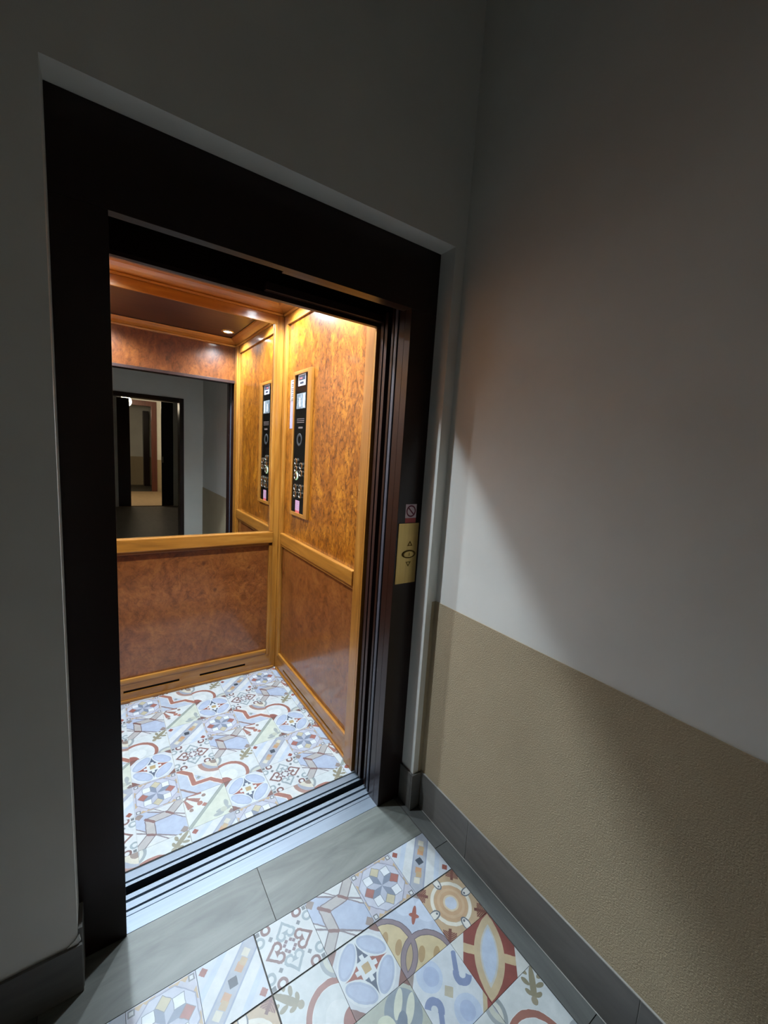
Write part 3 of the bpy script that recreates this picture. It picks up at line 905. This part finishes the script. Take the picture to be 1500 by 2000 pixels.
# notice stuck beside the control panel
nt_o = empty('notice_sheet', (CX1, 2.44, 1.623), 'narrow printed notice stuck beside the black control panel', 'notice')
box('sheet', CX1 - 0.0012, CX1 - 0.0001, 2.404, 2.480, 1.786, 1.912, MAT['paper'], nt_o)
box('sheet', CX1 - 0.0012, CX1 - 0.0001, 2.404, 2.480, 1.623, 1.784, MAT['paper_lav'], nt_o)
for z, w in ((1.903, 0.04), (1.886, 0.05), (1.876, 0.045), (1.860, 0.055), (1.850, 0.05), (1.838, 0.055), (1.824, 0.05), (1.814, 0.055), (1.800, 0.05), (1.791, 0.06)):
    box('print_line', CX1 - 0.0016, CX1 - 0.0012, 2.442 - w / 2, 2.442 + w / 2, z - 0.0025, z + 0.0025, MAT['ink'], nt_o)

# ------------------------------------------------------------------ call plate and sign on the right jamb
pl = empty('call_plate', (1.0085, YF, 0.992), 'brass lift call plate with oval button and two arrows on jamb', 'call plate')
YP = YF - 0.003
box('plate', 0.9535, 1.0535, YP, YF, 0.992, 1.238, MAT['brass'], pl, 0.001)
def tri(name, cx, z0, z1, w):
    bm = bmesh.new()
    k = 0.55
    zc = (2 * z0 + z1) / 3
    A = [(cx - w, z0), (cx + w, z0), (cx, z1)]
    B = [(cx + (x - cx) * k, zc + (z - zc) * k) for x, z in A]
    va = [bm.verts.new((x, YP - 0.0008, z)) for x, z in A]; vb = [bm.verts.new((x, YP - 0.0008, z)) for x, z in B]
    va2 = [bm.verts.new((x, YP, z)) for x, z in A]; vb2 = [bm.verts.new((x, YP, z)) for x, z in B]
    for i in range(3):
        j = (i + 1) % 3
        bm.faces.new((va[i], va[j], vb[j], vb[i])); bm.faces.new((va2[i], va2[j], va[j], va[i])); bm.faces.new((vb[i], vb[j], vb2[j], vb2[i]))
    return mesh_obj(name, bm, MAT['brass_dark'], pl)
tri('arrow', 1.014, 1.146, 1.166, 0.013)
tri('arrow', 1.012, 1.081, 1.061, 0.013)
def oval(bm, cx, cz, rx, rz, prof, mi=0, n=36, cap=False):
    rings = [[bm.verts.new((cx + rx * s * math.cos(2 * math.pi * k / n), YP - d, cz + rz * s * math.sin(2 * math.pi * k / n))) for k in range(n)] for s, d in prof]
    for a, b in zip(rings, rings[1:]):
        for k in range(n): bm.faces.new((a[k], a[(k + 1) % n], b[(k + 1) % n], b[k])).material_index = mi
    if cap: bm.faces.new(rings[-1]).material_index = mi
bm = bmesh.new(); oval(bm, 1.011, 1.1125, 0.034, 0.0165, [(1.0, 0), (1.0, 0.002), (0.82, 0.0025), (0.80, 0.0)])
mesh_obj('button_ring', bm, MAT['brass_dark'], pl, None, True)
bm = bmesh.new(); oval(bm, 1.011, 1.1125, 0.034, 0.0165, [(0.76, 0.0), (0.76, 0.003), (0.66, 0.0042)], 0, 36, True)
bt = mesh_obj('button', bm, MAT['brass'], pl)
box('button_mark', 1.0095, 1.0125, YP - 0.0046, YP - 0.0042, 1.106, 1.119, MAT['brass_dark'], bt)

sg = empty('prohibition_sign', (1.010, YF, 1.238), 'small white sticker with dark red barred circle above the brass plate', 'sign')
YS = YF - 0.0006
box('sticker', 0.983, 1.037, YS, YF, 1.259, 1.314, MAT['sign_white'], sg)
box('red_bar', 0.984, 1.037, YS, YF, 1.2395, 1.2585, MAT['red'], sg)
bm = bmesh.new(); YP_ = YP; YP = YS
oval(bm, 1.010, 1.2865, 0.0235, 0.0235, [(1.0, 0), (1.0, 0.0004), (0.76, 0.0004), (0.76, 0.0)])
mesh_obj('circle', bm, MAT['sign_red'], sg)
bm = bmesh.new()
a = 0.0165
bm_prism(bm, [(1.010 - a - 0.0018, 1.2865 + a - 0.0018), (1.010 - a + 0.0018, 1.2865 + a + 0.0018), (1.010 + a + 0.0018, 1.2865 - a + 0.0018), (1.010 + a - 0.0018, 1.2865 - a - 0.0018)], 'y', YS - 0.0008, YS)
mesh_obj('bar', bm, MAT['sign_red'], sg)
YP = YP_

# ------------------------------------------------------------------ what the mirror shows behind the camera
d1 = struct(empty('door_1', (0.41, YBACK, 0)), 'dark framed doorway seen in the lift mirror')
for nm, a, b, z0, z1 in (('door_jamb', DX0, DX0 + 0.05, 0, DZ), ('door_jamb', DX1 - 0.05, DX1, 0, DZ), ('door_head', DX0 + 0.05, DX1 - 0.05, DZ - 0.05, DZ)):
    box(nm, a + 0.0005, b - 0.0005, YBACK - 0.15, YBACK + 0.012, z0, z1 - 0.0005, MAT['frame'], d1, 0.002)
# dim passage
Y2 = -5.45
struct(box('floor_passage', -1.2, 2.2, Y2, YBACK - 0.14, -0.06, -0.001, MAT['dark_floor']))
struct(box('ceiling_passage', -1.35, 2.35, Y2, YBACK - 0.15, 2.9, 3.0, MAT['plaster']))
struct(box('wall_passage_left', -1.35, -1.2, Y2, YBACK - 0.15, -0.05, 2.9, MAT['plaster']))
struct(box('wall_passage_right', 2.2, 2.35, Y2, YBACK - 0.15, -0.05, 2.9, MAT['plaster']))
struct(prism('wall_passage_end', [(-1.35, -0.05), (0.31, -0.05), (0.31, 2.45), (1.39, 2.45), (1.39, -0.05), (2.35, -0.05), (2.35, 2.9), (-1.35, 2.9)], 'y', Y2 - 0.12, Y2, MAT['plaster']))
d2 = struct(empty('door_2', (0.85, Y2, 0)), 'dark double doors far behind, seen in the lift mirror')
box('door_leaf', 0.311, 0.545, Y2 - 0.06, Y2 - 0.02, 0.004, 2.36, MAT['frame'], d2, 0.003)
box('door_leaf', 1.150, 1.389, Y2 - 0.06, Y2 - 0.02, 0.004, 2.36, MAT['frame'], d2, 0.003)
box('door_head', 0.311, 1.389, Y2 - 0.11, Y2 + 0.01, 2.37, 2.449, MAT['frame'], d2, 0.003)
box('door_handle', 1.165, 1.180, Y2 - 0.018, Y2 + 0.02, 1.0, 1.14, MAT['steel'], d2, 0.003)
# lit hall beyond
Y3 = -8.6
struct(box('floor_hall', -0.6, 2.6, Y3, Y2 - 0.12, -0.06, -0.001, MAT['far_floor']))
struct(box('ceiling_hall', -0.75, 2.75, Y3, Y2 - 0.12, 2.9, 3.0, MAT['plaster']))
struct(box('wall_hall_left', -0.75, -0.6, Y3, Y2 - 0.12, -0.05, 2.9, MAT['plaster']))
struct(box('wall_hall_right', 2.6, 2.75, Y3, Y2 - 0.12, -0.05, 2.9, MAT['plaster']))
we = struct(prism('wall_hall_end', [(-0.75, -0.05), (0.30, -0.05), (0.30, 2.58), (1.37, 2.58), (1.37, -0.05), (2.75, -0.05), (2.75, 2.9), (-0.75, 2.9)], 'y', Y3 - 0.12, Y3, MAT['plaster']))
box('plaster_dado', 1.37, 2.6, Y3 - 0.001, Y3 + 0.004, 0.0, 0.93, MAT['stucco'], we)
d3 = struct(empty('door_3', (0.83, Y3, 0)), 'red brown wooden door surround far behind, seen in the lift mirror')
for nm, a, b, z0, z1 in (('door_jamb', 0.30, 0.44, 0, 2.58), ('door_jamb', 1.23, 1.37, 0, 2.58), ('door_head', 0.44, 1.23, 2.44, 2.58)):
    box(nm, a + 0.0005, b - 0.0005, Y3 - 0.13, Y3 + 0.03, z0, z1 - 0.0005, MAT['red_wood'], d3, 0.004)
Y4 = -10.6
struct(box('floor_room', -0.4, 2.0, Y4, Y3 - 0.12, -0.06, -0.001, MAT['dark_floor']))
struct(box('ceiling_room', -0.4, 2.0, Y4, Y3 - 0.12, 2.9, 3.0, MAT['plaster']))
wrm = struct(box('wall_room_end', -0.4, 2.0, Y4 - 0.1, Y4, -0.05, 2.9, MAT['plaster']))
box('plaster_dado', -0.4, 2.0, Y4 - 0.001, Y4 + 0.004, 0.0, 0.93, MAT['stucco'], wrm)
box('dark_upright_block', 1.16, 1.32, Y4 + 0.005, Y4 + 0.30, 0.0, 2.4, MAT['frame'], wrm, 0.004)  # plain dark upright block in front of the end wall
struct(box('wall_room_left', -0.5, -0.4, Y4, Y3 - 0.12, -0.05, 2.9, MAT['plaster']))
struct(box('wall_room_right', 2.0, 2.1, Y4, Y3 - 0.12, -0.05, 2.9, MAT['plaster']))
lamp = empty('globe_lamp', (0.52, -6.4, 2.9), 'warm white globe ceiling lamp far behind, seen in the mirror', 'lamp')
bm = bmesh.new()
bmesh.ops.create_uvsphere(bm, u_segments=24, v_segments=14, radius=0.11)
bmesh.ops.translate(bm, verts=bm.verts, vec=(0.52, -6.4, 2.58))
mesh_obj('lamp_globe', bm, MAT['warm_glass'], lamp, None, True)
bm = bmesh.new(); lathe(bm, [(0.05, 0.0), (0.05, -0.03), (0.012, -0.04), (0.012, -0.22)], (0.52, -6.4, 2.9), 'z', 20)
mesh_obj('lamp_stem', bm, MAT['steel'], lamp, None, True)
ld = bpy.data.lights.new('globe_light', 'POINT'); ld.energy = 40; ld.color = (1.0, 0.82, 0.60); ld.shadow_soft_size = 0.12
lo = bpy.data.objects.new('globe_light', ld); lo.location = (0.0, 0.0, -0.55); link(lo, lamp)
